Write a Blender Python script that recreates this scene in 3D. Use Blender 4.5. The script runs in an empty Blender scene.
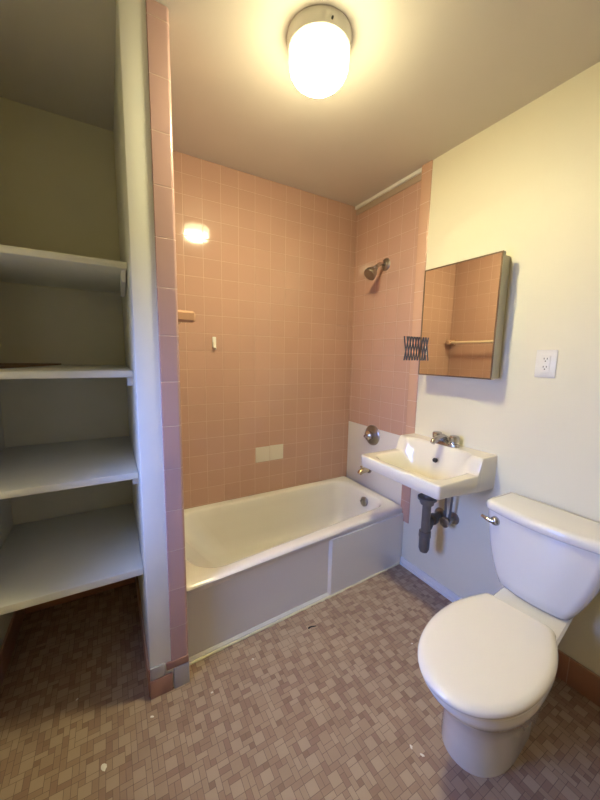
import bpy, bmesh, math, random
from mathutils import Vector, Matrix
PI = math.pi
random.seed(7)
scn = bpy.context.scene
COL = scn.collection

# ------------------------------------------------------------------ dimensions (metres)
H = 2.427                      # ceiling
XL = -2.055                    # left wall
YF = -2.62                     # front wall (behind the camera)
XS = 0.0234                    # shower wall, set back from the sink wall
PX0, PX1, PY = -1.527, -1.384, -0.771   # partition between closet and tub
YS = -0.606                    # where the sink wall starts
T = 0.1075                     # wall tile module

# ------------------------------------------------------------------ materials
def new_mat(name):
    m = bpy.data.materials.new(name); m.use_nodes = True
    nt = m.node_tree
    return m, nt, nt.nodes['Principled BSDF']

def N(nt, typ, **kw):
    n = nt.nodes.new(typ)
    for k, v in kw.items():
        setattr(n, k, v)
    return n

def paint(name, col, rough=0.55, var=0.06, bump=0.05, scale=6.0, metallic=0.0, coat=0.0, bscale=180.0):
    m, nt, b = new_mat(name)
    L = nt.links
    tc = N(nt, 'ShaderNodeTexCoord')
    no = N(nt, 'ShaderNodeTexNoise'); no.inputs['Scale'].default_value = scale; no.inputs['Detail'].default_value = 4
    L.new(tc.outputs['Object'], no.inputs['Vector'])
    mx = N(nt, 'ShaderNodeMix', data_type='RGBA')
    mx.inputs[6].default_value = (*[c * (1 - var) for c in col], 1)
    mx.inputs[7].default_value = (*[min(1, c * (1 + var)) for c in col], 1)
    L.new(no.outputs['Fac'], mx.inputs[0])
    L.new(mx.outputs[2], b.inputs['Base Color'])
    b.inputs['Roughness'].default_value = rough
    b.inputs['Metallic'].default_value = metallic
    b.inputs['Coat Weight'].default_value = coat
    b.inputs['Coat Roughness'].default_value = 0.06
    if bump:
        n2 = N(nt, 'ShaderNodeTexNoise'); n2.inputs['Scale'].default_value = bscale; n2.inputs['Detail'].default_value = 2
        L.new(tc.outputs['Object'], n2.inputs['Vector'])
        bp = N(nt, 'ShaderNodeBump'); bp.inputs['Strength'].default_value = bump; bp.inputs['Distance'].default_value = 0.002
        L.new(n2.outputs['Fac'], bp.inputs['Height'])
        L.new(bp.outputs['Normal'], b.inputs['Normal'])
    return m

def tile_mat(name, axes, ph, size, col, grout, rough=0.08, mortar=0.0023, var=0.02):
    """glazed square wall tile laid on the plane spanned by two object axes"""
    m, nt, b = new_mat(name)
    L = nt.links
    tc = N(nt, 'ShaderNodeTexCoord')
    sp = N(nt, 'ShaderNodeSeparateXYZ'); L.new(tc.outputs['Object'], sp.inputs[0])
    cb = N(nt, 'ShaderNodeCombineXYZ')
    for i in range(2):
        ad = N(nt, 'ShaderNodeMath', operation='SUBTRACT'); ad.inputs[1].default_value = ph[i] - 40 * size[i]
        L.new(sp.outputs['XYZ'.index(axes[i])], ad.inputs[0])
        L.new(ad.outputs[0], cb.inputs[i])
    br = N(nt, 'ShaderNodeTexBrick'); br.offset = 0.0; br.squash = 1.0
    br.inputs['Scale'].default_value = 1.0
    br.inputs['Brick Width'].default_value = size[0]; br.inputs['Row Height'].default_value = size[1]
    br.inputs['Mortar Size'].default_value = mortar; br.inputs['Mortar Smooth'].default_value = 0.5
    br.inputs['Bias'].default_value = 0.0
    br.inputs['Color1'].default_value = (*[c * (1 - var) for c in col], 1)
    br.inputs['Color2'].default_value = (*[c * (1 + var) for c in col], 1)
    br.inputs['Mortar'].default_value = (*grout, 1)
    L.new(cb.outputs[0], br.inputs['Vector'])
    L.new(br.outputs['Color'], b.inputs['Base Color'])
    rr = N(nt, 'ShaderNodeMapRange'); rr.inputs[3].default_value = rough; rr.inputs[4].default_value = 0.3
    L.new(br.outputs['Fac'], rr.inputs[0]); L.new(rr.outputs[0], b.inputs['Roughness'])
    inv = N(nt, 'ShaderNodeMath', operation='MULTIPLY'); inv.inputs[1].default_value = -1.0
    L.new(br.outputs['Fac'], inv.inputs[0])
    no = N(nt, 'ShaderNodeTexNoise'); no.inputs['Scale'].default_value = 14; no.inputs['Detail'].default_value = 1
    L.new(tc.outputs['Object'], no.inputs['Vector'])
    ms = N(nt, 'ShaderNodeMath', operation='MULTIPLY_ADD'); ms.inputs[1].default_value = 0.18
    L.new(no.outputs['Fac'], ms.inputs[0]); L.new(inv.outputs[0], ms.inputs[2])
    bp = N(nt, 'ShaderNodeBump'); bp.inputs['Strength'].default_value = 0.7; bp.inputs['Distance'].default_value = 0.0018
    L.new(ms.outputs[0], bp.inputs['Height']); L.new(bp.outputs['Normal'], b.inputs['Normal'])
    b.inputs['IOR'].default_value = 1.5
    return m

PINK = (0.53, 0.335, 0.268)
GROUT = (0.60, 0.405, 0.32)
M = {}
M['tile_back'] = tile_mat('pink wall tile facing front', 'XZ', (-0.775, 1.789), (T, T), PINK, GROUT)
M['tile_side'] = tile_mat('pink wall tile on side walls', 'YZ', (-0.450, 1.789), (T, T), (0.535, 0.34, 0.275), (0.60, 0.41, 0.335))
M['tile_strip_x'] = tile_mat('pink trim tile facing front', 'XZ', (-1.30, 1.568), (0.2, 0.162), (0.50, 0.325, 0.31), (0.55, 0.39, 0.365), rough=0.2)
M['tile_strip_y'] = tile_mat('pink trim tile facing the room', 'YZ', (-0.50, 1.568), (0.25, 0.162), (0.60, 0.38, 0.28), (0.66, 0.47, 0.37), rough=0.2)
M['base_tile_y'] = tile_mat('brown pink base tile', 'YZ', (0.0, 0.121), (0.155, 0.155), (0.40, 0.20, 0.12), (0.50, 0.32, 0.22), rough=0.3)
M['base_tile_x'] = paint('rust pink base tile', (0.36, 0.20, 0.155), 0.3, 0.06, 0.02)
M['base_tile_grey'] = paint('grey base tile', (0.43, 0.41, 0.41), 0.3, 0.05, 0.02)
M['wall'] = paint('cream wall paint', (0.80, 0.76, 0.59), 0.5, 0.025, 0.10)
M['ceiling'] = paint('off white ceiling paint', (0.69, 0.65, 0.60), 0.6, 0.03, 0.12)
M['closet'] = paint('closet wall paint', (0.72, 0.69, 0.53), 0.6, 0.04, 0.10)
M['shelf'] = paint('white shelf paint', (0.80, 0.79, 0.70), 0.45, 0.04, 0.06)
M['post'] = paint('glossy white trim paint', (0.86, 0.86, 0.80), 0.35, 0.03, 0.06)
M['trim'] = paint('white trim paint', (0.80, 0.79, 0.76), 0.35, 0.02, 0.03)
M['panel'] = paint('white painted wall patch', (0.74, 0.71, 0.67), 0.3, 0.03, 0.04)
M['white_tile'] = paint('cream white glazed tile', (0.76, 0.71, 0.62), 0.15, 0.03, 0.0)
M['enamel'] = paint('white bath enamel', (0.80, 0.785, 0.74), 0.16, 0.015, 0.0, coat=0.4)
M['china'] = paint('white vitreous china', (0.82, 0.80, 0.74), 0.12, 0.01, 0.0, coat=0.5)
M['sink_china'] = paint('cream vitreous china', (0.84, 0.80, 0.66), 0.14, 0.01, 0.0, coat=0.5)
M['seat'] = paint('white seat plastic', (0.84, 0.79, 0.67), 0.25, 0.01, 0.0, coat=0.2)
M['chrome'] = paint('worn chrome', (0.50, 0.48, 0.45), 0.22, 0.08, 0.0, metallic=1.0)
M['dark_chrome'] = paint('tarnished chrome', (0.36, 0.34, 0.31), 0.28, 0.15, 0.02, metallic=1.0, scale=30)
M['pipe'] = paint('dull grey drain pipe', (0.20, 0.19, 0.18), 0.42, 0.18, 0.02, metallic=0.6, scale=25)
M['brass'] = paint('brassy plated metal', (0.74, 0.64, 0.42), 0.22, 0.06, 0.0, metallic=1.0)
M['wire'] = paint('blue grey steel', (0.12, 0.14, 0.19), 0.4, 0.1, 0.0, metallic=0.7)
M['black'] = paint('black hole', (0.01, 0.01, 0.01), 0.6, 0.0, 0.0)
M['frame'] = paint('bronze mirror frame', (0.20, 0.14, 0.09), 0.35, 0.05, 0.0, metallic=0.6)
M['cabinet'] = paint('cabinet steel enamel', (0.62, 0.60, 0.48), 0.35, 0.03, 0.0)
M['plastic'] = paint('white plastic', (0.84, 0.82, 0.75), 0.3, 0.01, 0.0)
M['caulk'] = paint('yellowed caulk', (0.82, 0.76, 0.52), 0.5, 0.12, 0.1, scale=30)
M['wood'] = paint('raw brown wood', (0.30, 0.185, 0.085), 0.7, 0.2, 0.1, scale=20)
M['chip'] = paint('white paint chip', (0.80, 0.76, 0.66), 0.6, 0.05, 0.05)
M['rod'] = paint('cream towel rod', (0.80, 0.66, 0.48), 0.3, 0.02, 0.0)
M['soap_tile'] = paint('pink glazed ceramic', (0.52, 0.32, 0.22), 0.15, 0.03, 0.0)
M['front'] = paint('front wall bounce tone', (0.62, 0.56, 0.42), 0.6, 0.03, 0.08)  # unseen wall, tone chosen for the light it bounces into the room
M['board'] = paint('darker tan board', (0.42, 0.33, 0.26), 0.55, 0.04, 0.05)
FC = [tuple(1.08*q for q in c) for c in [(0.38, 0.285, 0.200), (0.34, 0.245, 0.170), (0.305, 0.208, 0.145), (0.245, 0.158, 0.110), (0.275, 0.178, 0.128)]]
FM = [paint('floor tile tone %s' % 'abcde'[i], c, 0.42, 0.10, 0.06, scale=9) for i, c in enumerate(FC)]
M['floor_grout'] = paint('brown floor grout', (0.20, 0.14, 0.105), 0.7, 0.15, 0.1, scale=40)

def mirror_mat():
    m, nt, b = new_mat('mirror glass')
    tc = N(nt, 'ShaderNodeTexCoord'); no = N(nt, 'ShaderNodeTexNoise'); no.inputs['Scale'].default_value = 5
    nt.links.new(tc.outputs['Object'], no.inputs['Vector'])
    mr = N(nt, 'ShaderNodeMapRange'); mr.inputs[3].default_value = 0.0; mr.inputs[4].default_value = 0.03
    nt.links.new(no.outputs['Fac'], mr.inputs[0]); nt.links.new(mr.outputs[0], b.inputs['Roughness'])
    b.inputs['Base Color'].default_value = (0.90, 0.87, 0.78, 1); b.inputs['Metallic'].default_value = 1.0
    return m
M['mirror'] = mirror_mat()

def lamp_mat():
    m, nt, b = new_mat('glowing ribbed glass')
    tc = N(nt, 'ShaderNodeTexCoord'); wv = N(nt, 'ShaderNodeTexWave', wave_type='RINGS', rings_direction='Z')
    wv.inputs['Scale'].default_value = 22
    nt.links.new(tc.outputs['Object'], wv.inputs['Vector'])
    mr = N(nt, 'ShaderNodeMapRange'); mr.inputs[3].default_value = LAMP * 0.85; mr.inputs[4].default_value = LAMP * 1.15
    nt.links.new(wv.outputs['Fac'], mr.inputs[0]); 
    ge = N(nt, 'ShaderNodeNewGeometry'); sz = N(nt, 'ShaderNodeSeparateXYZ'); nt.links.new(ge.outputs['Normal'], sz.inputs[0])
    dn = N(nt, 'ShaderNodeMapRange'); dn.inputs[1].default_value = -0.9; dn.inputs[2].default_value = -0.1   # glow weighted onto downward faces to keep the ceiling from glaring
    dn.inputs[3].default_value = 3.5; dn.inputs[4].default_value = 0.32
    nt.links.new(sz.outputs[2], dn.inputs[0])
    mu = N(nt, 'ShaderNodeMath', operation='MULTIPLY'); nt.links.new(mr.outputs[0], mu.inputs[0]); nt.links.new(dn.outputs[0], mu.inputs[1])
    nt.links.new(mu.outputs[0], b.inputs['Emission Strength'])
    b.inputs['Base Color'].default_value = (0.9, 0.88, 0.75, 1); b.inputs['Roughness'].default_value = 0.2
    b.inputs['Emission Color'].default_value = (1.0, 0.88, 0.49, 1)
    return m
def glass_mat():
    m, nt, b = new_mat('window glass')
    tr = N(nt, 'ShaderNodeBsdfTransparent'); gl = N(nt, 'ShaderNodeBsdfGlossy'); gl.inputs['Roughness'].default_value = 0.02
    mx = N(nt, 'ShaderNodeMixShader'); mx.inputs[0].default_value = 0.06
    nt.links.new(tr.outputs[0], mx.inputs[1]); nt.links.new(gl.outputs[0], mx.inputs[2])
    nt.links.new(mx.outputs[0], nt.nodes['Material Output'].inputs['Surface'])
    return m
M['glass'] = glass_mat()
LAMP = 64.0
M['lamp'] = lamp_mat()

# ------------------------------------------------------------------ mesh builder
class MB:
    def __init__(s):
        s.bm = bmesh.new()
    def face(s, pts, mi=0):
        f = s.bm.faces.new([s.bm.verts.new(p) for p in pts]); f.material_index = mi; return f
    def box(s, a, b, bev=0.0, mi=0, seg=2):
        x0, x1 = sorted((a[0], b[0])); y0, y1 = sorted((a[1], b[1])); z0, z1 = sorted((a[2], b[2]))
        v = [s.bm.verts.new(p) for p in [(x0,y0,z0),(x1,y0,z0),(x1,y1,z0),(x0,y1,z0),(x0,y0,z1),(x1,y0,z1),(x1,y1,z1),(x0,y1,z1)]]
        fs = [s.bm.faces.new([v[i] for i in q]) for q in [(0,3,2,1),(4,5,6,7),(0,1,5,4),(1,2,6,5),(2,3,7,6),(3,0,4,7)]]
        for f in fs: f.material_index = mi
        if bev:
            es = list({e for f in fs for e in f.edges})
            r = bmesh.ops.bevel(s.bm, geom=es, offset=bev, segments=seg, profile=0.5, affect='EDGES')
            for f in r['faces']: f.material_index = mi
        return s
    def loft(s, rings, cap0=True, cap1=True, mi=0):
        R = [[s.bm.verts.new(p) for p in r] for r in rings]
        n = len(R[0])
        for a, b in zip(R, R[1:]):
            for i in range(n):
                j = (i + 1) % n
                s.bm.faces.new((a[i], a[j], b[j], b[i])).material_index = mi
        if cap0: s.bm.faces.new(list(reversed(R[0]))).material_index = mi
        if cap1: s.bm.faces.new(R[-1]).material_index = mi
        return s
    def tube(s, path, rad, n=16, caps=True, mi=0):
        P = [Vector(p) for p in path]
        rs = rad if isinstance(rad, (list, tuple)) else [rad] * len(P)
        rings = []
        up = None
        for i, p in enumerate(P):
            d = (P[min(i + 1, len(P) - 1)] - P[max(i - 1, 0)])
            d.normalize()
            if up is None:
                up = Vector((0, 0, 1)) if abs(d.z) < 0.9 else Vector((1, 0, 0))
            x = d.cross(up).normalized(); y = x.cross(d).normalized(); up = y
            rings.append([p + (x * math.cos(2*PI*k/n) + y * math.sin(2*PI*k/n)) * rs[i] for k in range(n)])
        return s.loft(rings, caps, caps, mi)
    def lathe(s, o, axis, prof, n=32, mi=0):
        """prof: list of (distance along axis, radius)"""
        o = Vector(o); d = Vector(axis).normalized()
        up = Vector((0, 0, 1)) if abs(d.z) < 0.9 else Vector((1, 0, 0))
        x = d.cross(up).normalized(); y = x.cross(d)
        rings = [[o + d * t + (x * math.cos(2*PI*k/n) + y * math.sin(2*PI*k/n)) * max(r, 1e-4) for k in range(n)] for t, r in prof]
        return s.loft(rings, True, True, mi)
    def build(s, name, mats, parent=None, smooth=35, origin=None):
        bm = s.bm
        bmesh.ops.recalc_face_normals(bm, faces=bm.faces)
        me = bpy.data.meshes.new(name)
        if origin is not None:
            bmesh.ops.translate(bm, verts=bm.verts, vec=-Vector(origin))
        bm.to_mesh(me); bm.free()
        for m in (mats if isinstance(mats, (list, tuple)) else [mats]):
            me.materials.append(m)
        if smooth:
            for p in me.polygons: p.use_smooth = True
            me.set_sharp_from_angle(angle=math.radians(smooth))
        o = bpy.data.objects.new(name, me); COL.objects.link(o)
        if origin is not None: o.location = origin
        if parent is not None:
            o.parent = parent
            o.matrix_parent_inverse = Matrix.Translation(-Vector(parent.location))
        return o

def tag(o, label=None, cat=None, group=None, kind=None):
    if label: o['label'] = label
    if cat: o['category'] = cat
    if group: o['group'] = group
    if kind: o['kind'] = kind
    return o

def thing(name, loc, label, cat, group=None):
    o = bpy.data.objects.new(name, None); COL.objects.link(o); o.location = loc
    o.empty_display_size = 0.05
    return tag(o, label, cat, group)

def struct(o, label=None):
    o['kind'] = 'structure'
    if label: o['label'] = label; 
    return o

def smoothstep(t):
    t = max(0.0, min(1.0, t)); return t * t * (3 - 2 * t)

def lerp(a, b, t): return a + (b - a) * t

# ------------------------------------------------------------------ the room
# floor: mosaic of squares, bars and small squares fitted on a fine grid
def build_floor():
    mb = MB(); u = 0.0187; g = 0.0008
    mb.face([(XL-0.1, YF-0.1, 0), (0.1, YF-0.1, 0), (0.1, 0.1, 0), (XL-0.1, 0.1, 0)], 5)
    nx = int(2.06 / u); ny = int(2.62 / u)
    occ = [[False] * ny for _ in range(nx)]
    rng = random.Random(11)
    def free(i, j, w, h):
        if i + w > nx or j + h > ny: return False
        return all(not occ[a][b] for a in range(i, i + w) for b in range(j, j + h))
    def put(i, j, w, h, m):
        for a in range(i, i + w):
            for b in range(j, j + h): occ[a][b] = True
        x0 = XL + i * u; y0 = YF + j * u
        z = 0.0008
        mb.face([(x0+g, y0+g, z), (x0+w*u-g, y0+g, z), (x0+w*u-g, y0+h*u-g, z), (x0+g, y0+h*u-g, z)], m)
    # squares on a staggered lattice, the rest filled with bars
    for k in range(-200, 200):
        for l in range(-200, 200):
            i = 4 * k + 1 * l; j = -1 * k + 3 * l
            if 0 <= i < nx - 1 and 0 <= j < ny - 1:
                i2 = i + (rng.random() < 0.12); 
                if free(i2, j, 2, 2): put(i2, j, 2, 2, rng.choice([0, 0, 0, 1]))
    for j in range(ny):
        for i in range(nx):
            if occ[i][j]: continue
            opts = []
            if free(i, j, 2, 1): opts.append((2, 1))
            if free(i, j, 1, 2): opts.append((1, 2))
            if opts and rng.random() < 0.86:
                w, h = rng.choice(opts); put(i, j, w, h, rng.choice([0, 1, 1, 2, 2, 4]))
            else:
                put(i, j, 1, 1, rng.choice([2, 3, 3, 4]))
    return mb.build('floor', FM + [M['floor_grout']], smooth=0)
struct(build_floor())

mb = MB(); mb.box((XL-0.12, YF-0.12, H), (0.15, 0.14, H+0.1)); struct(mb.build('ceiling', M['ceiling'], smooth=0))
mb = MB(); mb.box((PX1-0.02, 0, 0), (0.15, 0.1, H), mi=0); mb.box((XL-0.12, 0, 0), (PX1-0.02, 0.1, H), mi=1)
struct(mb.build('wall_back', [M['tile_back'], M['closet']], smooth=0))
mb = MB(); mb.box((0, YF, 0), (0.12, YS, H)); struct(mb.build('wall_right', M['wall'], smooth=0))
mb = MB(); mb.box((XS, YS, 0), (0.12, 0, H)); struct(mb.build('wall_shower', M['tile_side'], smooth=0))
mb = MB(); mb.box((XL-0.12, YF-0.1, 0), (0.12, YF, H)); struct(mb.build('wall_front', M['front'], smooth=0))
# left wall with the window the daylight comes through
WY0, WY1, WZ0, WZ1 = -1.48, -0.96, 0.82, 1.58
mb = MB()
mb.box((XL-0.12, WY1, 0), (XL, 0, H)); mb.box((XL-0.12, YF, 0), (XL, WY0, H))
mb.box((XL-0.12, WY0, WZ1), (XL, WY1, H)); mb.box((XL-0.12, WY0, 0), (XL, WY1, WZ0))
struct(mb.build('wall_left', M['closet'], smooth=0))
mb = MB()
fx0, fx1 = XL-0.10, XL-0.06
for a_, b_ in [((fx0, WY0, WZ0), (fx1, WY0+0.035, WZ1)), ((fx0, WY1-0.035, WZ0), (fx1, WY1, WZ1)), ((fx0, WY0, WZ0), (fx1, WY1, WZ0+0.035)), ((fx0, WY0, WZ1-0.035), (fx1, WY1, WZ1))]:
    mb.box(a_, b_, 0.003)
win = struct(mb.build('window_1', M['trim']))
mb = MB(); mb.box((XL-0.082, WY0+0.03, WZ0+0.03), (XL-0.078, WY1-0.03, WZ1-0.03)); struct(mb.build('pane', M['glass'], win, smooth=0))
mb = MB(); mb.box((XL-0.06, WY0-0.03, WZ0-0.025), (XL+0.03, WY1+0.03, WZ0), 0.004); struct(mb.build('sill', M['trim'], win))

# partition: painted end and closet side, tiled tub side
mb = MB()
mb.box((PX0, PY, 0), (PX1-0.012, 0, H), 0.004, mi=0)
mb.box((PX1-0.012, PY+0.01, 0), (PX1, 0, H), 0, mi=1)
struct(mb.build('wall_partition', [M['post'], M['tile_side']], smooth=30))
# pink trim tile strips, rounded on the tub side
mb = MB()
XS1 = -1.4506
ring = []
def strip_ring(z):
    r = 0.012
    pts = [(XS1, PY+0.02, z), (XS1, PY-0.005, z), (XS1+0.002, PY-0.007, z)]
    for k in range(7):
        a = -PI/2 + k * PI/12
        pts.append((PX1+0.001 - r + r*math.cos(a), PY-0.007 + r + r*math.sin(a), z))
    pts.append((PX1+0.001, PY+0.045, z)); pts.append((PX1-0.008, PY+0.045, z)); pts.append((PX1-0.008, PY+0.02, z))
    return pts
mb.loft([strip_ring(0.128), strip_ring(H-0.02), strip_ring(H-0.006)])
struct(mb.build('trim_1', M['tile_strip_x'], smooth=40))
mb = MB()
def strip2(z):
    r = 0.008; y0, y1 = -0.6743, YS+0.004
    pts = [(0.0, y0, z), (-0.005, y0+0.001, z), (-0.007, y0+0.004, z)]
    for k in range(7):
        a = PI - k * PI/12
        pts.append((-0.007 + r + r*math.cos(a), y1 - r + r*math.sin(a), z))
    pts += [(XS, y1, z), (XS, YS-0.001, z), (0.0, YS-0.001, z)]
    return pts
mb.loft([strip2(0.296), strip2(H-0.001)])
struct(mb.build('trim_2', M['tile_strip_y'], smooth=40))
# ceiling moulding over the shower wall: white lip with a darker tan board under it
mb = MB(); mb.box((XS-0.020, YS+0.005, H-0.022), (XS, -0.0, H), 0.003); mb.box((XS-0.006, YS+0.005, H-0.058), (XS, 0, H-0.022), 0.0, mi=1)
struct(mb.build('trim_3', [M['trim'], M['board']]))
# caulk bead along the tub foot
mb = MB()
rng = random.Random(3)
pth = []
for k in range(61):
    t = k / 60
    x = lerp(PX1+0.002, -0.008, t); y = lerp(-0.689, -0.622, t) - 0.012
    pth.append((x, y + rng.uniform(-0.0012, 0.0012), 0.003 + rng.uniform(-0.0008, 0.0008)))
mb.tube(pth, [0.0055 + rng.uniform(-0.0015, 0.002) for _ in pth], 8)
struct(mb.build('trim_4', M['caulk']))

# baseboards
mb = MB(); mb.box((-0.013, -1.33, 0.0), (0, -0.635, 0.05), 0.004); mb.box((-0.022, -1.33, 0.0), (-0.012, -0.64, 0.018), 0.004)
struct(mb.build('baseboard_right', M['trim']))
mb = MB(); mb.box((-0.010, YF, 0.0), (0, -1.331, 0.121), 0.003)
struct(mb.build('baseboard_right_tile', M['base_tile_y']))
mb = MB(); mb.box((XL, YF, 0.0), (XL+0.010, 0, 0.121), 0.003)
struct(mb.build('baseboard_left', M['base_tile_y']))
mb = MB(); mb.box((PX0-0.009, PY+0.004, 0.0), (PX0, 0, 0.121), 0.003)
mb.box((XL+0.010, -0.009, 0.0), (PX0-0.009, 0, 0.121), 0.003)
struct(mb.build('baseboard_closet', M['base_tile_y']))
mb = MB()
yb = PY - 0.009
mb.box((PX0, PY, 0.080), (-1.474, yb, 0.132), 0.003, mi=1)
mb.box((-1.470, PY, 0.096), (PX1, yb, 0.128), 0.003, mi=0)
mb.box((PX0-0.004, PY, 0.0), (-1.447, yb-0.001, 0.077), 0.003, mi=0)
mb.box((-1.442, PY, 0.0), (PX1+0.001, yb-0.001, 0.092), 0.003, mi=1)
struct(mb.build('baseboard_partition', [M['base_tile_x'], M['base_tile_grey']]))

# white painted patch of shower wall around the valve
mb = MB(); mb.box((XS-0.004, YS+0.006, 0.36), (XS, -0.004, 0.838), 0.0015)
struct(mb.build('trim_5', M['panel']))

# ------------------------------------------------------------------ bathtub
def rrect(x0, x1, yf0, yf1, yb, r, z, n=10, zf=None):
    """rounded quad: front edge y runs yf0 (left) to yf1 (right), back edge at yb"""
    c = [((x0, yf0), (1, 1)), ((x1, yf1), (-1, 1)), ((x1, yb), (-1, -1)), ((x0, yb), (1, -1))]
    pts = []
    st = [PI, 1.5*PI, 0, 0.5*PI]
    rr = r if isinstance(r, (list, tuple)) else [r]*4
    for q, ((x, y), (sx, sy)) in enumerate(c):
        cx, cy = x + sx*rr[q], y + sy*rr[q]
        for k in range(n + 1):
            a = st[q] + k * (PI/2) / n
            pts.append((cx + rr[q]*math.cos(a), cy + rr[q]*math.sin(a), z))
    return pts
tub = thing('bathtub', (-0.69, -0.34, 0), 'white alcove bathtub with a recessed apron panel between the pink tiled walls', 'bathtub')
mb = MB()
RZ = 0.385
tx0, tx1 = PX1+0.002, -0.002
ribs = []
def outer(dx, dyl, dyr, z, r=0.012): return rrect(tx0+dx*0, tx1, dyl, dyr, -0.004, r, z)
rings = [outer(0, -0.689, -0.622, 0.0), outer(0, -0.693, -0.622, 0.32), outer(0, -0.706, -0.622, 0.345), outer(0, -0.724, -0.624, 0.362),
         outer(0, -0.732, -0.621, 0.374), outer(0, -0.726, -0.614, 0.382), outer(0, -0.712, -0.602, 0.3855), outer(0, -0.700, -0.592, RZ+0.001)]
def inner(z, a):
    # a: left inset, right inset, front inset, back inset, radii
    return rrect(tx0 + a[0], -0.0 - a[1], -0.65 + a[2], -0.545 + a[2], -a[3], a[4], z)
rings += [inner(RZ+0.001, (0.035, 0.055, -0.012, 0.045, [0.16, 0.10, 0.10, 0.16])),
          inner(RZ-0.003, (0.043, 0.061, -0.003, 0.051, [0.16, 0.10, 0.10, 0.16])),
          inner(RZ-0.014, (0.052, 0.067, 0.006, 0.057, [0.155, 0.10, 0.10, 0.155])),
          inner(RZ-0.06, (0.075, 0.074, 0.016, 0.064, [0.15, 0.10, 0.10, 0.15])),
          inner(0.24, (0.14, 0.088, 0.034, 0.078, [0.14, 0.10, 0.10, 0.14])),
          inner(0.15, (0.21, 0.105, 0.052, 0.092, [0.13, 0.09, 0.09, 0.13])),
          inner(0.10, (0.26, 0.122, 0.075, 0.112, [0.12, 0.085, 0.085, 0.12])),
          inner(0.075, (0.31, 0.15, 0.105, 0.14, [0.10, 0.08, 0.08, 0.10])),
          inner(0.066, (0.37, 0.19, 0.145, 0.18, [0.08, 0.07, 0.07, 0.08]))]
mb.loft(rings, True, True)
shell = mb.build('tub_shell', M['enamel'], tub, smooth=50)
# apron frame: raised border right of and under a recessed panel
mb = MB()
def fy(x, z):
    t = (x - tx0) / (tx1 - tx0)
    return lerp(lerp(-0.689, -0.693, min(1, z/0.32)), -0.622, t)
def slab(x0, x1, z0, z1, th, bl=0.0, bt=0.0):
    # slab lying on the sloping front, bl/bt = bevel widths on its left side / top side
    a = [(x0, z0), (x1, z0), (x1, z1), (x0, z1)]
    b = [(x0+bl, z0), (x1, z0), (x1, z1-bt), (x0+bl, z1-bt)]
    mb.loft([[(x, fy(x, z)+0.004, z) for x, z in a], [(x, fy(x, z)-0.001, z) for x, z in a], [(x, fy(x, z)-th, z) for x, z in b]])
slab(-0.605, tx1-0.002, 0.002, 0.346, 0.011, 0.016, 0.004)
slab(tx0+0.004, -0.600, 0.002, 0.024, 0.009, 0.0, 0.012)
mb.build('apron_border', M['enamel'], tub, smooth=30)
mb = MB()
ox, oy, oz = -0.078, -0.338, 0.322
mb.lathe((ox, oy, oz), (-1, 0, 0.13), [(0, 0.034), (0.008, 0.034), (0.012, 0.030), (0.015, 0.020), (0.017, 0.004)], 28)
mb.lathe((ox-0.012, oy+0.012, oz+0.005), (-1, 0, 0.1), [(0, 0.007), (0.014, 0.006), (0.018, 0.003)], 14)
mb.build('overflow_plate', M['dark_chrome'], tub)
mb = MB(); mb.lathe((-0.285, -0.31, 0.0655), (0, 0, 1), [(0, 0.026), (0.004, 0.025), (0.005, 0.017), (0.012, 0.015), (0.014, 0.010), (0.0145, 0.002)], 24)
mb.build('drain', M['chrome'], tub)

# tub valve, spout, shower head
v = thing('shower_valve', (XS-0.004, -0.283, 0.784), 'round dark chrome shower valve on the white wall patch above the tub', 'tap')
mb = MB(); mb.lathe((XS-0.004, -0.283, 0.784), (-1, 0, 0), [(-0.006, 0.072), (0, 0.074), (0.005, 0.073), (0.012, 0.064), (0.016, 0.046), (0.018, 0.036)], 36)
mb.build('escutcheon', M['dark_chrome'], v)
mb = MB(); mb.lathe((XS-0.016, -0.283, 0.784), (-1, 0, 0), [(0, 0.032), (0.016, 0.028), (0.018, 0.035), (0.036, 0.034), (0.044, 0.025), (0.05, 0.014), (0.064, 0.010), (0.068, 0.004)], 10)
mb.build('knob', M['chrome'], v, smooth=25)
s_ = thing('tub_spout', (XS-0.004, -0.262, 0.505), 'short brassy tub spout below the shower valve', 'tap')
mb = MB()
mb.tube([(XS-0.004, -0.262, 0.522), (XS-0.03, -0.262, 0.523), (XS-0.062, -0.262, 0.520), (XS-0.084, -0.262, 0.512), (XS-0.094, -0.262, 0.498)], [0.020, 0.022, 0.021, 0.019, 0.016], 18)
mb.build('spout_body', M['brass'], s_)
mb = MB(); mb.lathe((XS-0.076, -0.262, 0.530), (0, 0, 1), [(0, 0.006), (0.018, 0.005), (0.019, 0.009), (0.026, 0.009), (0.029, 0.004)], 14)
mb.build('diverter', M['brass'], s_)
mb = MB(); mb.lathe((XS-0.004, -0.262, 0.522), (-1, 0, 0), [(0, 0.031), (0.005, 0.03), (0.009, 0.026)], 24)
mb.build('flange', M['chrome'], s_)
sh = thing('shower', (XS, -0.327, 1.955), 'chrome shower head on a short bent arm high on the pink tile', 'shower head')
mb = MB(); mb.lathe((XS, -0.327, 1.955), (-1, 0, 0), [(-0.002, 0.038), (0, 0.040), (0.004, 0.039), (0.011, 0.028), (0.013, 0.016)], 28)
mb.build('flange', M['dark_chrome'], sh)
mb = MB(); mb.tube([(XS-0.008, -0.327, 1.955), (XS-0.03, -0.327, 1.957), (XS-0.055, -0.328, 1.950), (XS-0.078, -0.329, 1.934), (XS-0.092, -0.33, 1.920)], 0.0125, 14)
mb.build('arm', M['chrome'], sh)
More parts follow.
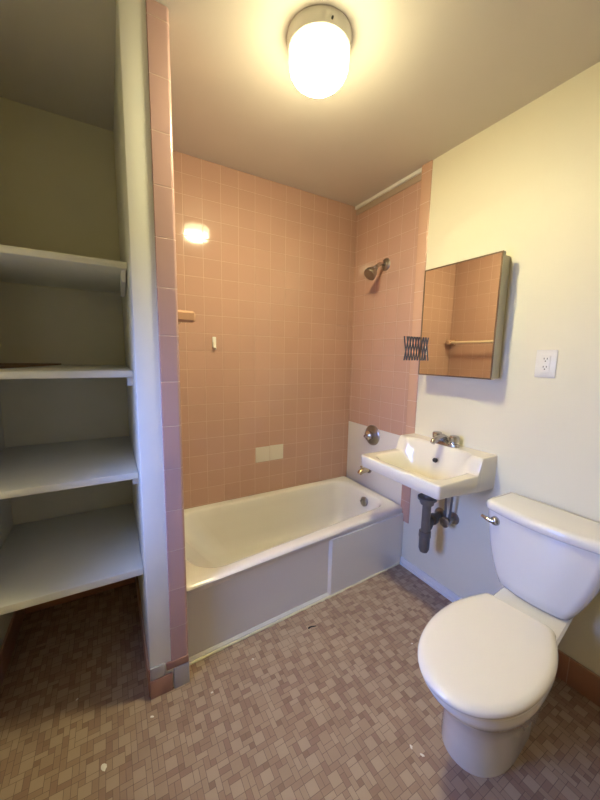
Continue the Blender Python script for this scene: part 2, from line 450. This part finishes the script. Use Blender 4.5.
mb = MB(); mb.lathe((XS-0.088, -0.33, 1.925), (-0.70, 0.0, -0.71), [(0, 0.012), (0.006, 0.017), (0.018, 0.020), (0.022, 0.016), (0.030, 0.024), (0.050, 0.038), (0.074, 0.043), (0.079, 0.041), (0.080, 0.032)], 28)
mb.build('head', M['dark_chrome'], sh)

# white replaced tiles
for i, (x0, lab) in enumerate([(-0.773, 'cream white tile set in the pink wall, the left one of two'), (-0.6665, 'cream white tile set in the pink wall, the right one of two')]):
    mb = MB(); mb.box((x0+0.001, -0.004, 0.6125+0.001*i), (x0+T-0.0015, 0.0, 0.7185+0.002*i), 0.0015)
    tag(mb.build('wall_tile', M['white_tile'], origin=(x0+T/2, 0, 0.6125)), lab, 'tile', 'white replacement tiles above the tub')
# small wall hook
hk = thing('wall_hook', (-1.043, 0, 1.385), 'small white stick-on hook on the pink tile above the tub', 'hook')
mb = MB(); mb.box((-1.055, -0.007, 1.385), (-1.031, 0, 1.448), 0.003); mb.build('hook_plate', M['trim'], hk)
mb = MB(); mb.tube([(-1.043, -0.006, 1.415), (-1.043, -0.010, 1.388), (-1.043, -0.020, 1.376), (-1.043, -0.029, 1.386)], [0.010, 0.009, 0.008, 0.006], 10); mb.build('hook_arm', M['plastic'], hk)
# towel bar on the tiled side of the partition
tb = thing('towel_bar', (PX1, -0.34, 1.489), 'cream towel bar with pink ceramic posts on the tiled partition', 'towel bar')
for y in (-0.035, -0.645):
    mb = MB()
    def rr2(x, a): return [(x, y + sy*a, 1.489 + sz*a*1.0) for sy, sz in [(-1,-.6),(-.6,-1),(.6,-1),(1,-.6),(1,.6),(.6,1),(-.6,1),(-1,.6)]]
    mb.loft([rr2(PX1-0.002, 0.030), rr2(PX1, 0.030), rr2(PX1+0.010, 0.030), rr2(PX1+0.018, 0.022), rr2(PX1+0.055, 0.022), rr2(PX1+0.078, 0.022), rr2(PX1+0.086, 0.015)])
    mb.build('post', M['soap_tile'], tb)
mb = MB(); mb.tube([(PX1+0.062, -0.625, 1.489), (PX1+0.062, -0.055, 1.489)], 0.0105, 14); tag(mb.build('rod', M['rod'], tb), 'cream rod')

# ------------------------------------------------------------------ washbasin
SY0, SY1, SX = -1.175, -0.665, -0.418      # right, left, front
sk = thing('washbasin', (0, -0.92, 0.72), 'cream wall-hung washbasin with a raised back ledge and centre faucet', 'sink')
def basin():
    mb = MB(); bm = mb.bm
    nu, nv = 84, 72
    cx, cy, hx, hy = SX/2, (SY0+SY1)/2, -SX/2, (SY1-SY0)/2
    rc, re = 0.010, 0.006
    bcx, bcy, bhx, bhy = -0.234, -0.918, 0.157, 0.218
    grid = []
    def ztop(x, y):
        base = 0.806 + 0.079 * smoothstep((x + 0.150) / 0.035) 
        q = ((abs(x-bcx)/bhx)**5 + (abs(y-bcy)/bhy)**5) ** 0.2
        s = smoothstep((1.0 - q) / 0.40)
        zb = 0.706 + 0.015*abs(y-bcy)/bhy
        z = base - (base - zb) * s
        d = min(hx - abs(x-cx), hy - abs(y-cy))
        # keep the wall side square
        if x > -0.03: d = hy - abs(y-cy)
        d = max(0.0, d)
        if d < re: z -= re - math.sqrt(max(0, re*re - (re-d)**2))
        return z
    def warp(x, y):
        dx, dy = x - cx, y - cy
        if x > cx: return x, y
        ax, ay = abs(dx) - (hx - rc), abs(dy) - (hy - rc)
        if ax > 0 and ay > 0:
            m = max(ax, ay); k = m / math.hypot(ax, ay)
            return cx + math.copysign(hx - rc + ax*k, dx), cy + math.copysign(hy - rc + ay*k, dy)
        return x, y
    def sp(t, n):  # denser near both ends
        w = t / n
        return 0.5 - 0.5*math.cos(PI*w)*0.35 + (w-0.5)*0.65
    for i in range(nu + 1):
        row = []
        for j in range(nv + 1):
            x = SX + (0 - SX) * sp(i, nu); y = SY0 + (SY1 - SY0) * sp(j, nv)
            z = ztop(x, y); x, y = warp(x, y)
            row.append(bm.verts.new((x, y, z)))
        grid.append(row)
    for i in range(nu):
        for j in range(nv):
            bm.faces.new((grid[i][j], grid[i+1][j], grid[i+1][j+1], grid[i][j+1]))
    loop = [grid[i][0] for i in range(nu+1)] + [grid[nu][j] for j in range(1, nv+1)] + [grid[i][nv] for i in range(nu-1, -1, -1)] + [grid[0][j] for j in range(nv-1, 0, -1)]
    def zbot(x): return 0.740 - 0.027 * smoothstep((x - SX) / -SX)
    l2 = [bm.verts.new((lerp(v.co.x, cx, 0.01) if v.co.x < -0.01 else v.co.x, lerp(v.co.y, cy, 0.012), zbot(v.co.x) + 0.006)) for v in loop]
    l3 = [bm.verts.new((lerp(v.co.x, cx, 0.03) if v.co.x < -0.01 else v.co.x, lerp(v.co.y, cy, 0.03), zbot(v.co.x))) for v in loop]
    l4 = [bm.verts.new((lerp(v.co.x, -0.2, 0.22) if v.co.x < -0.01 else v.co.x, lerp(v.co.y, cy, 0.2), zbot(v.co.x) + 0.002)) for v in loop]
    l5 = [bm.verts.new((lerp(v.co.x, -0.17, 0.62), lerp(v.co.y, cy, 0.6), 0.70)) for v in loop]
    l6 = [bm.verts.new((lerp(v.co.x, -0.17, 0.80), lerp(v.co.y, cy, 0.8), 0.692)) for v in loop]
    n = len(loop)
    for a, b in ((loop, l2), (l2, l3), (l3, l4), (l4, l5), (l5, l6)):
        for k in range(n):
            bm.faces.new((a[k], a[(k+1) % n], b[(k+1) % n], b[k]))
    bm.faces.new(l6)
    return mb.build('basin', M['sink_china'], sk, smooth=50)
basin()
# overflow hole, drain
mb = MB(); mb.lathe((-0.127, -0.925, 0.806), (-0.9, 0, 0.36), [(-0.006, 0.0125), (0.006, 0.0115), (0.0065, 0.009)], 18)
tag(mb.build('overflow_hole', M['black'], sk), 'dark overflow hole')
mb = MB(); mb.lathe((-0.24, -0.917, 0.7055), (0, 0, 1), [(0, 0.024), (0.003, 0.022), (0.004, 0.012), (0.010, 0.011), (0.011, 0.003)], 22)
tag(mb.build('drain', M['chrome'], sk), 'chrome drain')
# faucet: base, spout, two handles
FX, FY, FZ = -0.058, -0.928, 0.884
mb = MB()
def oval(z, s): 
    return [(FX + s*0.026*math.copysign(abs(math.sin(a))**0.8, math.sin(a)), FY + s*0.080*math.copysign(abs(math.cos(a))**0.6, math.cos(a)), z) for a in [2*PI*k/36 for k in range(36)]]
mb.loft([oval(FZ, 1.0), oval(FZ+0.010, 1.0), oval(FZ+0.018, 0.93), oval(FZ+0.021, 0.8)])
fb = mb.build('faucet', M['chrome'], sk, smooth=40)
mb = MB(); mb.tube([(FX+0.004, FY, FZ+0.016), (FX, FY, FZ+0.034), (FX-0.02, FY, FZ+0.043), (FX-0.06, FY, FZ+0.040), (FX-0.095, FY, FZ+0.032), (FX-0.105, FY, FZ+0.020)], [0.019, 0.019, 0.018, 0.016, 0.015, 0.012], 16)
mb.build('spout', M['chrome'], fb)
for s in (-1, 1):
    mb = MB(); mb.lathe((FX, FY + s*0.052, FZ+0.018), (0, 0, 1), [(0, 0.018), (0.008, 0.016), (0.010, 0.024), (0.032, 0.026), (0.041, 0.021), (0.043, 0.006)], 12)
    mb.build('handle', M['chrome'], fb, smooth=25)
# waste pipes
TX, TY = -0.165, -0.925
mb = MB()
mb.lathe((TX, TY, 0.70), (0, 0, -1), [(0, 0.050), (0.030, 0.048), (0.036, 0.036), (0.060, 0.030), (0.066, 0.0225), (0.090, 0.0225), (0.092, 0.050), (0.104, 0.050), (0.108, 0.038), (0.132, 0.034), (0.134, 0.0225), (0.285, 0.0225), (0.287, 0.031), (0.315, 0.032), (0.317, 0.029), (0.385, 0.028), (0.404, 0.021), (0.410, 0.006)], 24)
mb.tube([(TX, TY, 0.575), (TX-0.012, TY+0.035, 0.577)], [0.011, 0.010], 12)
mb.tube([(TX, TY, 0.410), (TX+0.035, TY+0.006, 0.425), (TX+0.065, TY+0.015, 0.450), (TX+0.10, TY+0.025, 0.456), (-0.004, TY+0.032, 0.456)], 0.019, 16)
mb.lathe((TX+0.070, TY+0.016, 0.452), (1, 0.2, 0.05), [(0, 0.031), (0.028, 0.031), (0.030, 0.022)], 10)
mb.build('drain_trap', M['pipe'], sk)
mb = MB(); mb.lathe((0, TY+0.032, 0.456), (-1, 0, 0), [(0, 0.038), (0.004, 0.036), (0.010, 0.024)], 24)
mb.build('wall_flange', M['dark_chrome'], sk)
for k, (yy, zz) in enumerate([(-0.962, 0.478), (-0.992, 0.470)]):
    mb = MB()
    mb.tube([(-0.055, yy, zz+0.01), (-0.057, yy, zz+0.06), (-0.056, yy+0.004*(1-2*k), zz+0.14), (-0.056, yy, 0.72)], 0.0058, 10)
    mb.build('supply_tube', M['pipe'], sk)
mb = MB()
mb.lathe((0, -0.977, 0.470), (-1, 0, 0), [(0, 0.034), (0.004, 0.032), (0.009, 0.014), (0.042, 0.013)], 22)
mb.tube([(-0.055, -0.955, 0.476), (-0.055, -0.998, 0.468)], 0.013, 12)
mb.lathe((-0.060, -0.977, 0.466), (-1, 0, -0.1), [(0, 0.010), (0.012, 0.010), (0.013, 0.027), (0.024, 0.027), (0.028, 0.018)], 12)
mb.build('shutoff_valve', M['dark_chrome'], sk, smooth=30)

# ------------------------------------------------------------------ toilet
TYC = -1.472
tl = thing('toilet', (-0.40, TYC, 0), 'white two-piece toilet with its round lid closed, right of the washbasin', 'toilet')
def turn(mb, deg=6.5):
    c = Vector((-0.22, TYC, 0))
    bmesh.ops.rotate(mb.bm, verts=mb.bm.verts, cent=c, matrix=Matrix.Rotation(math.radians(deg), 3, 'Z'))
def egg(xf, xb, xm, b, z, n=2.2, nb=2.6, cnt=56, cy=TYC):
    pts = []
    for k in range(cnt):
        a = 2*PI*k/cnt; c, s = math.cos(a), math.sin(a)
        if c < 0: x = xm - (xm - xf) * abs(c)**(2/n); y = b * math.copysign(abs(s)**(2/n), s)
        else: x = xm + (xb - xm) * abs(c)**(2/nb); y = b * math.copysign(abs(s)**(2/nb), s)
        pts.append((x, cy + y, z))
    return pts
mb = MB()
mb.loft([egg(-0.664, -0.10, -0.48, 0.115, 0.0, 2.2, 3.2, cy=TYC+0.027), egg(-0.667, -0.10, -0.48, 0.116, 0.012, 2.2, 3.2, cy=TYC+0.027), egg(-0.680, -0.10, -0.49, 0.115, 0.10, 2.2, 3.2, cy=TYC+0.019), egg(-0.703, -0.10, -0.50, 0.119, 0.18, 2.2, 3.0, cy=TYC+0.014),
         egg(-0.735, -0.11, -0.52, 0.127, 0.25, 2.2, 3.0, cy=TYC+0.007), egg(-0.785, -0.22, -0.55, 0.142, 0.31, 2.2, 2.8), egg(-0.825, -0.30, -0.57, 0.157, 0.348, 2.2, 2.8), egg(-0.842, -0.34, -0.58, 0.162, 0.375, 2.2, 2.8), egg(-0.842, -0.345, -0.58, 0.162, 0.396, 2.2, 2.8), egg(-0.836, -0.35, -0.58, 0.157, 0.401, 2.2, 2.8)])
# tank deck
def deck(z, w0, w1, i=0.0): return [(-0.40+i, TYC-w0+i, z), (-0.03-i, TYC-w1+i, z), (-0.03-i, TYC+w1-i, z), (-0.40+i, TYC+w0-i, z)]
mb.loft([deck(0.30, 0.10, 0.085), deck(0.372, 0.124, 0.112), deck(0.380, 0.123, 0.112, 0.006)])
turn(mb); mb.build('bowl', M['china'], tl, smooth=45)
def lid_ring(z, s, off=0.0):
    """round seat outline with a straight hinge edge, shrunk by s"""
    xm, xf, b = -0.585, -0.870, 0.169
    pts = []
    K = 30
    half = []
    for k in range(K + 1):
        a = PI/2 * k / K
        half.append((xm - (xm - xf - s) * math.cos(a)**(2/2.1), (b - s) * math.sin(a)**(2/2.1)))
    # sides sweep back to the hinge edge
    for k in range(1, 13):
        t = k / 12
        x = lerp(xm, -0.372 - s*0.5, t)
        half.append((x, (b - s) - 0.048 * t**2.0))
    wb = half[-1][1]
    for k in range(1, 7):
        a = PI/2 * k / 6
        half.append((-0.372 - s*0.5 + 0.024*math.sin(a), wb - 0.026*(1 - math.cos(a))))
    pts = [(x, TYC + y + off, z) for x, y in half] 
    pts += [(x, TYC - y + off, z) for x, y in reversed(half[1:])]
    return pts
mb = MB(); mb.loft([lid_ring(0.401, 0.012), lid_ring(0.404, 0.007), lid_ring(0.412, 0.006), lid_ring(0.416, 0.012)])
turn(mb); mb.build('seat', M['seat'], tl, smooth=50)
mb = MB(); mb.loft([lid_ring(0.4155, 0.008), lid_ring(0.418, 0.001), lid_ring(0.424, -0.001), lid_ring(0.431, 0.002), lid_ring(0.437, 0.009), lid_ring(0.4405, 0.019), lid_ring(0.442, 0.034), lid_ring(0.4425, 0.045)])
turn(mb); mb.build('lid', M['seat'], tl, smooth=60)
for s in (-1, 1):
    mb = MB(); mb.lathe((-0.345, TYC + s*0.075, 0.386), (0, 0, 1), [(0, 0.014), (0.028, 0.014), (0.034, 0.010)], 16)
    turn(mb); mb.build('hinge', M['seat'], tl)
def tank(z, xf, hw, bow, xb=-0.028, r=0.035, cy=TYC+0.005, ins=0.0):
    pts = []; n = 10
    xf += ins; hw -= ins; xb -= ins*0.6
    fr = []
    for k in range(n + 1):            # rounded front left corner
        a = k / n * PI/2
        fr.append((xf + bow + r - r*math.sin(a), hw - r + r*math.cos(a)))
    m = 16
    for k in range(1, m):
        y = (hw - r) * (1 - 2*k/m)
        fr.append((xf + bow * (y/(hw-r))**2, y))
    for k in range(n + 1):
        a = PI/2 - k / n * PI/2
        fr.append((xf + bow + r - r*math.sin(a), -(hw - r + r*math.cos(a))))
    fr.append((xb - 0.0, -hw + 0.004)); fr.append((xb, hw - 0.004))
    return [(x, cy + y, z) for x, y in fr]
mb = MB()
mb.loft([tank(z_, xf_, hw_, bw_, cy=TYC + lerp(0.018, 0.006, (z_-0.38)/0.32)) for z_, xf_, hw_, bw_ in
         [(0.380, -0.190, 0.108, 0.010), (0.383, -0.205, 0.121, 0.012), (0.392, -0.212, 0.130, 0.013), (0.43, -0.216, 0.148, 0.015), (0.48, -0.219, 0.167, 0.017), (0.54, -0.223, 0.185, 0.020), (0.60, -0.226, 0.198, 0.022), (0.65, -0.228, 0.206, 0.023), (0.699, -0.230, 0.211, 0.024)]])
mb.build('tank', M['china'], tl, smooth=45)
mb = MB()
mb.loft([tank(0.698, -0.240, 0.219, 0.026, -0.018, ins=0.010), tank(0.700, -0.240, 0.219, 0.026, -0.018, ins=0.003), tank(0.706, -0.240, 0.219, 0.026, -0.018), tank(0.722, -0.240, 0.219, 0.026, -0.018), tank(0.731, -0.240, 0.219, 0.026, -0.018, ins=0.003), tank(0.737, -0.240, 0.219, 0.026, -0.018, ins=0.011), tank(0.739, -0.240, 0.219, 0.026, -0.018, r=0.03, ins=0.024)])
mb.build('tank_lid', M['china'], tl, smooth=50)
hy, hz = TYC + 0.166, 0.662
mb = MB()
mb.lathe((-0.205, hy, hz), (-1, 0, 0), [(0, 0.020), (0.012, 0.019), (0.020, 0.015), (0.026, 0.006)], 20)
mb.tube([(-0.226, hy, hz), (-0.232, hy+0.020, hz+0.002), (-0.232, hy+0.036, hz+0.005), (-0.230, hy+0.050, hz+0.008)], [0.010, 0.009, 0.0075, 0.006], 12)
tag(mb.build('flush_handle', M['chrome'], tl), 'chrome flush lever')

# ------------------------------------------------------------------ medicine cabinet, accordion arm, outlet
mc = thing('medicine_cabinet', (0, -0.95, 1.252), 'mirrored medicine cabinet on the cream wall above the washbasin', 'cabinet')
mb = MB(); mb.box((-0.001, -1.145, 1.256), (-0.066, -0.757, 1.808), 0.003); mb.build('cabinet_body', M['cabinet'], mc)
mb = MB(); mb.box((-0.070, -1.160, 1.251), (-0.0885, -0.745, 1.816), 0.0015)
dr = mb.build('door', M['cabinet'], mc)
mb = MB()
fw = 0.0065
for a, b in [((-0.0882, -1.160, 1.251), (-0.091, -0.745, 1.251+fw)), ((-0.0882, -1.160, 1.816-fw), (-0.091, -0.745, 1.816)), ((-0.0882, -1.160, 1.251+fw), (-0.091, -1.160+fw, 1.816-fw)), ((-0.0882, -0.745-fw, 1.251+fw), (-0.091, -0.745, 1.816-fw))]:
    mb.box(a, b)
tag(mb.build('frame', M['frame'], dr), 'dark bronze frame')
mb = MB(); mb.box((-0.0880, -1.160+fw, 1.251+fw), (-0.0895, -0.745-fw, 1.816-fw)); tag(mb.build('mirror', M['mirror'], dr, smooth=0), 'mirror glass')

ac = thing('accordion_bracket', (0, -0.722, 1.395), 'folded blue-grey accordion bracket beside the left edge of the mirror', 'bracket')
n_u, z0, z1 = 8, 1.330, 1.462
xa, xb = -0.012, -0.186
w = (xa - xb) / n_u
for k in range(n_u):
    for up in (0, 1):
        mb = MB()
        yo = -0.722 + (0.0035 if up else -0.0035)
        zz = (z0, z1) if up else (z1, z0)
        p0 = Vector((xa - k*w + 0.003, yo, zz[0])); p1 = Vector((xa - (k+1)*w - 0.003, yo, zz[1]))
        d = (p1 - p0).normalized(); sd = d.cross(Vector((0, 1, 0))) * 0.0033
        hh = Vector((0, 0.0016, 0))
        mb.loft([[p - sd - hh, p + sd - hh, p + sd + hh, p - sd + hh] for p in (p0, p1)])
        mb.build('scissor_bar', M['wire'], ac, smooth=0)
mb = MB(); mb.box((0, -0.735, 1.32), (-0.008, -0.709, 1.472), 0.002); mb.box((-0.008, -0.727, 1.325), (-0.014, -0.717, 1.467), 0.001)
mb.build('wall_plate', M['wire'], ac)

ol = thing('outlet', (0, -1.334, 1.33), 'white double outlet on the cream wall right of the mirror', 'outlet')
mb = MB(); mb.box((0, -1.373, 1.272), (-0.006, -1.295, 1.388), 0.003); mb.build('cover_plate', M['plastic'], ol)
mb = MB(); mb.box((-0.005, -1.351, 1.296), (-0.009, -1.317, 1.364), 0.001); rc_ = mb.build('receptacle', M['plastic'], ol)
for zc in (1.347, 1.313):
    mb = MB()
    mb.box((-0.0085, -1.341, zc+0.001), (-0.0094, -1.3385, zc+0.008)); mb.box((-0.0085, -1.3295, zc+0.001), (-0.0094, -1.327, zc+0.008))
    mb.lathe((-0.0085, -1.334, zc-0.006), (-1, 0, 0), [(0, 0.0026), (0.0009, 0.0026)], 10)
    tag(mb.build('socket_slots', M['black'], rc_), 'dark socket slots')

# ------------------------------------------------------------------ closet shelves
SH = [(1.676, 0.0245, -0.600, 'topmost white closet shelf, bare and above eye level'),
      (1.277, 0.0245, -0.640, 'second white closet shelf from the top, with a brown wood shim on it'),
      (0.884, 0.0260, -0.650, 'third white closet shelf from the top, bare, with a dim back corner'),
      (0.489, 0.0290, -0.665, 'lowest white closet shelf, deep and bare above the dark floor')]
shelf_mesh = []
for i, (z, th, yf, lab) in enumerate(SH):
    mb = MB(); mb.box((XL+0.001, yf, z-th), (PX0-0.001, -0.001, z), 0.003)
    tag(mb.build('shelf', M['shelf'], origin=((XL+PX0)/2, -0.3, z-th)), lab, 'shelf', 'white shelves in the closet')
for i, (z, th, yf, lab) in enumerate(SH[:3]):
    zz = z - th
    mb = MB()
    dep, dr_ = ((0.10, 0.075) if i == 0 else (0.035, 0.035))
    y0 = yf + 0.03
    prof = [(y0, zz), (y0 + dep*1.6, zz), (y0 + dep*1.6, zz - dr_), (y0 + 0.012, zz - dr_*0.55)] if i == 0 else [(y0, zz), (y0 + 0.05, zz), (y0 + 0.05, zz - dr_), (y0 + 0.012, zz - dr_)]
    mb.loft([[(PX0-0.020, y, z_) for y, z_ in prof], [(PX0-(0.006 if i == 0 else 0.0005), y, z_) for y, z_ in prof]])
    tag(mb.build('shelf_bracket', M['trim'], origin=(PX0-0.01, y0, zz)), ['white angled bracket under the right end of the topmost shelf', 'small white bracket under the right end of the second shelf', 'small white bracket under the right end of the third shelf'][i], 'bracket', 'brackets under the closet shelves')
# wood shim lying on the second shelf against the wall
mb = MB()
z = 1.277
pr = [(-1.81, -0.004), (-2.05, -0.004), (-2.05, -0.60), (-1.955, -0.43)]
mb.loft([[(x, y, z) for x, y in pr], [(x, y, z+0.008) for x, y in pr]])
tag(mb.build('wood_shim', M['wood'], smooth=0, origin=(-1.95, -0.05, z)), 'thin brown wood shim lying on the second shelf', 'wood')

# ------------------------------------------------------------------ ceiling light
LX, LY = -0.920, -0.933
cl = thing('ceiling_light', (LX, LY, H), 'round ceiling light with a glowing ribbed glass shade', 'light')
mb = MB(); mb.lathe((LX, LY, H), (0, 0, -1), [(0, 0.111), (0.012, 0.111), (0.020, 0.109), (0.042, 0.106), (0.047, 0.10)], 48)
mb.build('base_ring', M['plastic'], cl, smooth=40)
mb = MB()
prof = [(0.040, 0.098), (0.046, 0.102), (0.060, 0.102)]
for k in range(2): prof += [(0.063 + k*0.012, 0.1030), (0.069 + k*0.012, 0.1015)]
prof += [(0.090, 0.1015), (0.106, 0.097), (0.119, 0.089), (0.129, 0.077), (0.1355, 0.061), (0.139, 0.042), (0.141, 0.02), (0.1415, 0.004)]
mb.lathe((LX, LY, H), (0, 0, -1), prof, 48)
tag(mb.build('glass_shade', M['lamp'], cl, smooth=60), 'glowing glass shade')
mb = MB(); mb.tube([(LX-0.02, LY-0.104, H-0.028), (LX-0.023, LY-0.112, H-0.030)], 0.0035, 8)
mb.build('set_screw', M['black'], cl)

# ------------------------------------------------------------------ debris
rng = random.Random(5)
chips = [(-1.686, -0.936, 0.010, 'largest white paint chip, on the floor in front of the closet'),
         (-1.533, -0.848, 0.006, 'small white paint chip on the floor just left of the partition foot'),
         (-1.118, -0.811, 0.0045, 'tiny white paint chip on the floor near the tub apron'),
         (-1.315, -0.868, 0.004, 'tiny white paint chip on the floor right of the partition foot'),
         (-0.429, -1.101, 0.005, 'small white chip on the floor under the washbasin'),
         (-0.762, -1.389, 0.006, 'white chip on the floor left of the toilet foot, the further of two'),
         (-0.747, -1.425, 0.006, 'white chip on the floor left of the toilet foot, the nearer of two'),
         (-1.780, -0.640, 0.004, 'tiny white chip on the shaded floor under the lowest shelf')]
for x, y, r, lab in chips:
    mb = MB(); n = 9
    ang = rng.uniform(0, PI)
    rad = [r * rng.uniform(0.65, 1.15) for _ in range(n)]
    def ringc(z, s):
        o = []
        for k in range(n):
            a = 2*PI*k/n; px, py = rad[k]*s*math.cos(a)*1.35, rad[k]*s*math.sin(a)*0.8
            o.append((x + px*math.cos(ang) - py*math.sin(ang), y + px*math.sin(ang) + py*math.cos(ang), z))
        return o
    mb.loft([ringc(0.0008, 0.9), ringc(0.0025, 1.0), ringc(0.004, 0.6)])
    tag(mb.build('paint_chip', M['chip'], origin=(x, y, 0.0008)), lab, 'debris', 'paint chips on the floor')
mb = MB(); mb.tube([(-0.815, -0.790, 0.004), (-0.800, -0.789, 0.005), (-0.788, -0.792, 0.004), (-0.772, -0.797, 0.0045)], [0.004, 0.003, 0.0025, 0.0015], 8)
tag(mb.build('twig', M['black'], origin=(-0.80, -0.775, 0.001)), 'dark bit of twig on the floor near the tub apron', 'debris')

# ------------------------------------------------------------------ light
def area(name, loc, rot, sx, sy, power, col):
    l = bpy.data.lights.new(name, 'AREA'); l.shape = 'RECTANGLE'; l.size = sx; l.size_y = sy; l.energy = power; l.color = col
    o = bpy.data.objects.new(name, l); COL.objects.link(o); o.location = loc; o.rotation_euler = rot
    return o
sky = area('window_daylight', (XL-0.30, (WY0+WY1)/2 - 0.04, (WZ0+WZ1)/2 + 0.05), (0, -PI/2 + math.radians(25), math.radians(-3)), 0.70, 0.50, 17.5, (0.24, 0.385, 1.0))
sky.data.spread = math.radians(108)
w = bpy.data.worlds.new('world'); scn.world = w; w.use_nodes = True
w.node_tree.nodes['Background'].inputs[0].default_value = (0.45, 0.58, 1.0, 1)
w.node_tree.nodes['Background'].inputs[1].default_value = 0.12

# ------------------------------------------------------------------ camera
cam = bpy.data.cameras.new('camera'); co = bpy.data.objects.new('camera', cam); COL.objects.link(co)
f = Vector((0.49807415, 0.85666906, -0.13431403)); r = Vector((0.86560954, -0.50037961, 0.01844932)); u = Vector((0.05140304, 0.12545264, 0.99076706))
co.matrix_world = Matrix(((r.x, u.x, -f.x, -1.6041), (r.y, u.y, -f.y, -2.0224), (r.z, u.z, -f.z, 1.3452), (0, 0, 0, 1)))
cam.sensor_fit = 'HORIZONTAL'; cam.sensor_width = 36; cam.lens = 36 * 327.95 / 600
cam.clip_start = 0.01
scn.camera = co
vs = scn.view_settings
vs.view_transform = 'Standard'; vs.look = 'None'; vs.gamma = 1.0; vs.use_curve_mapping = False
vs.exposure = 0.0
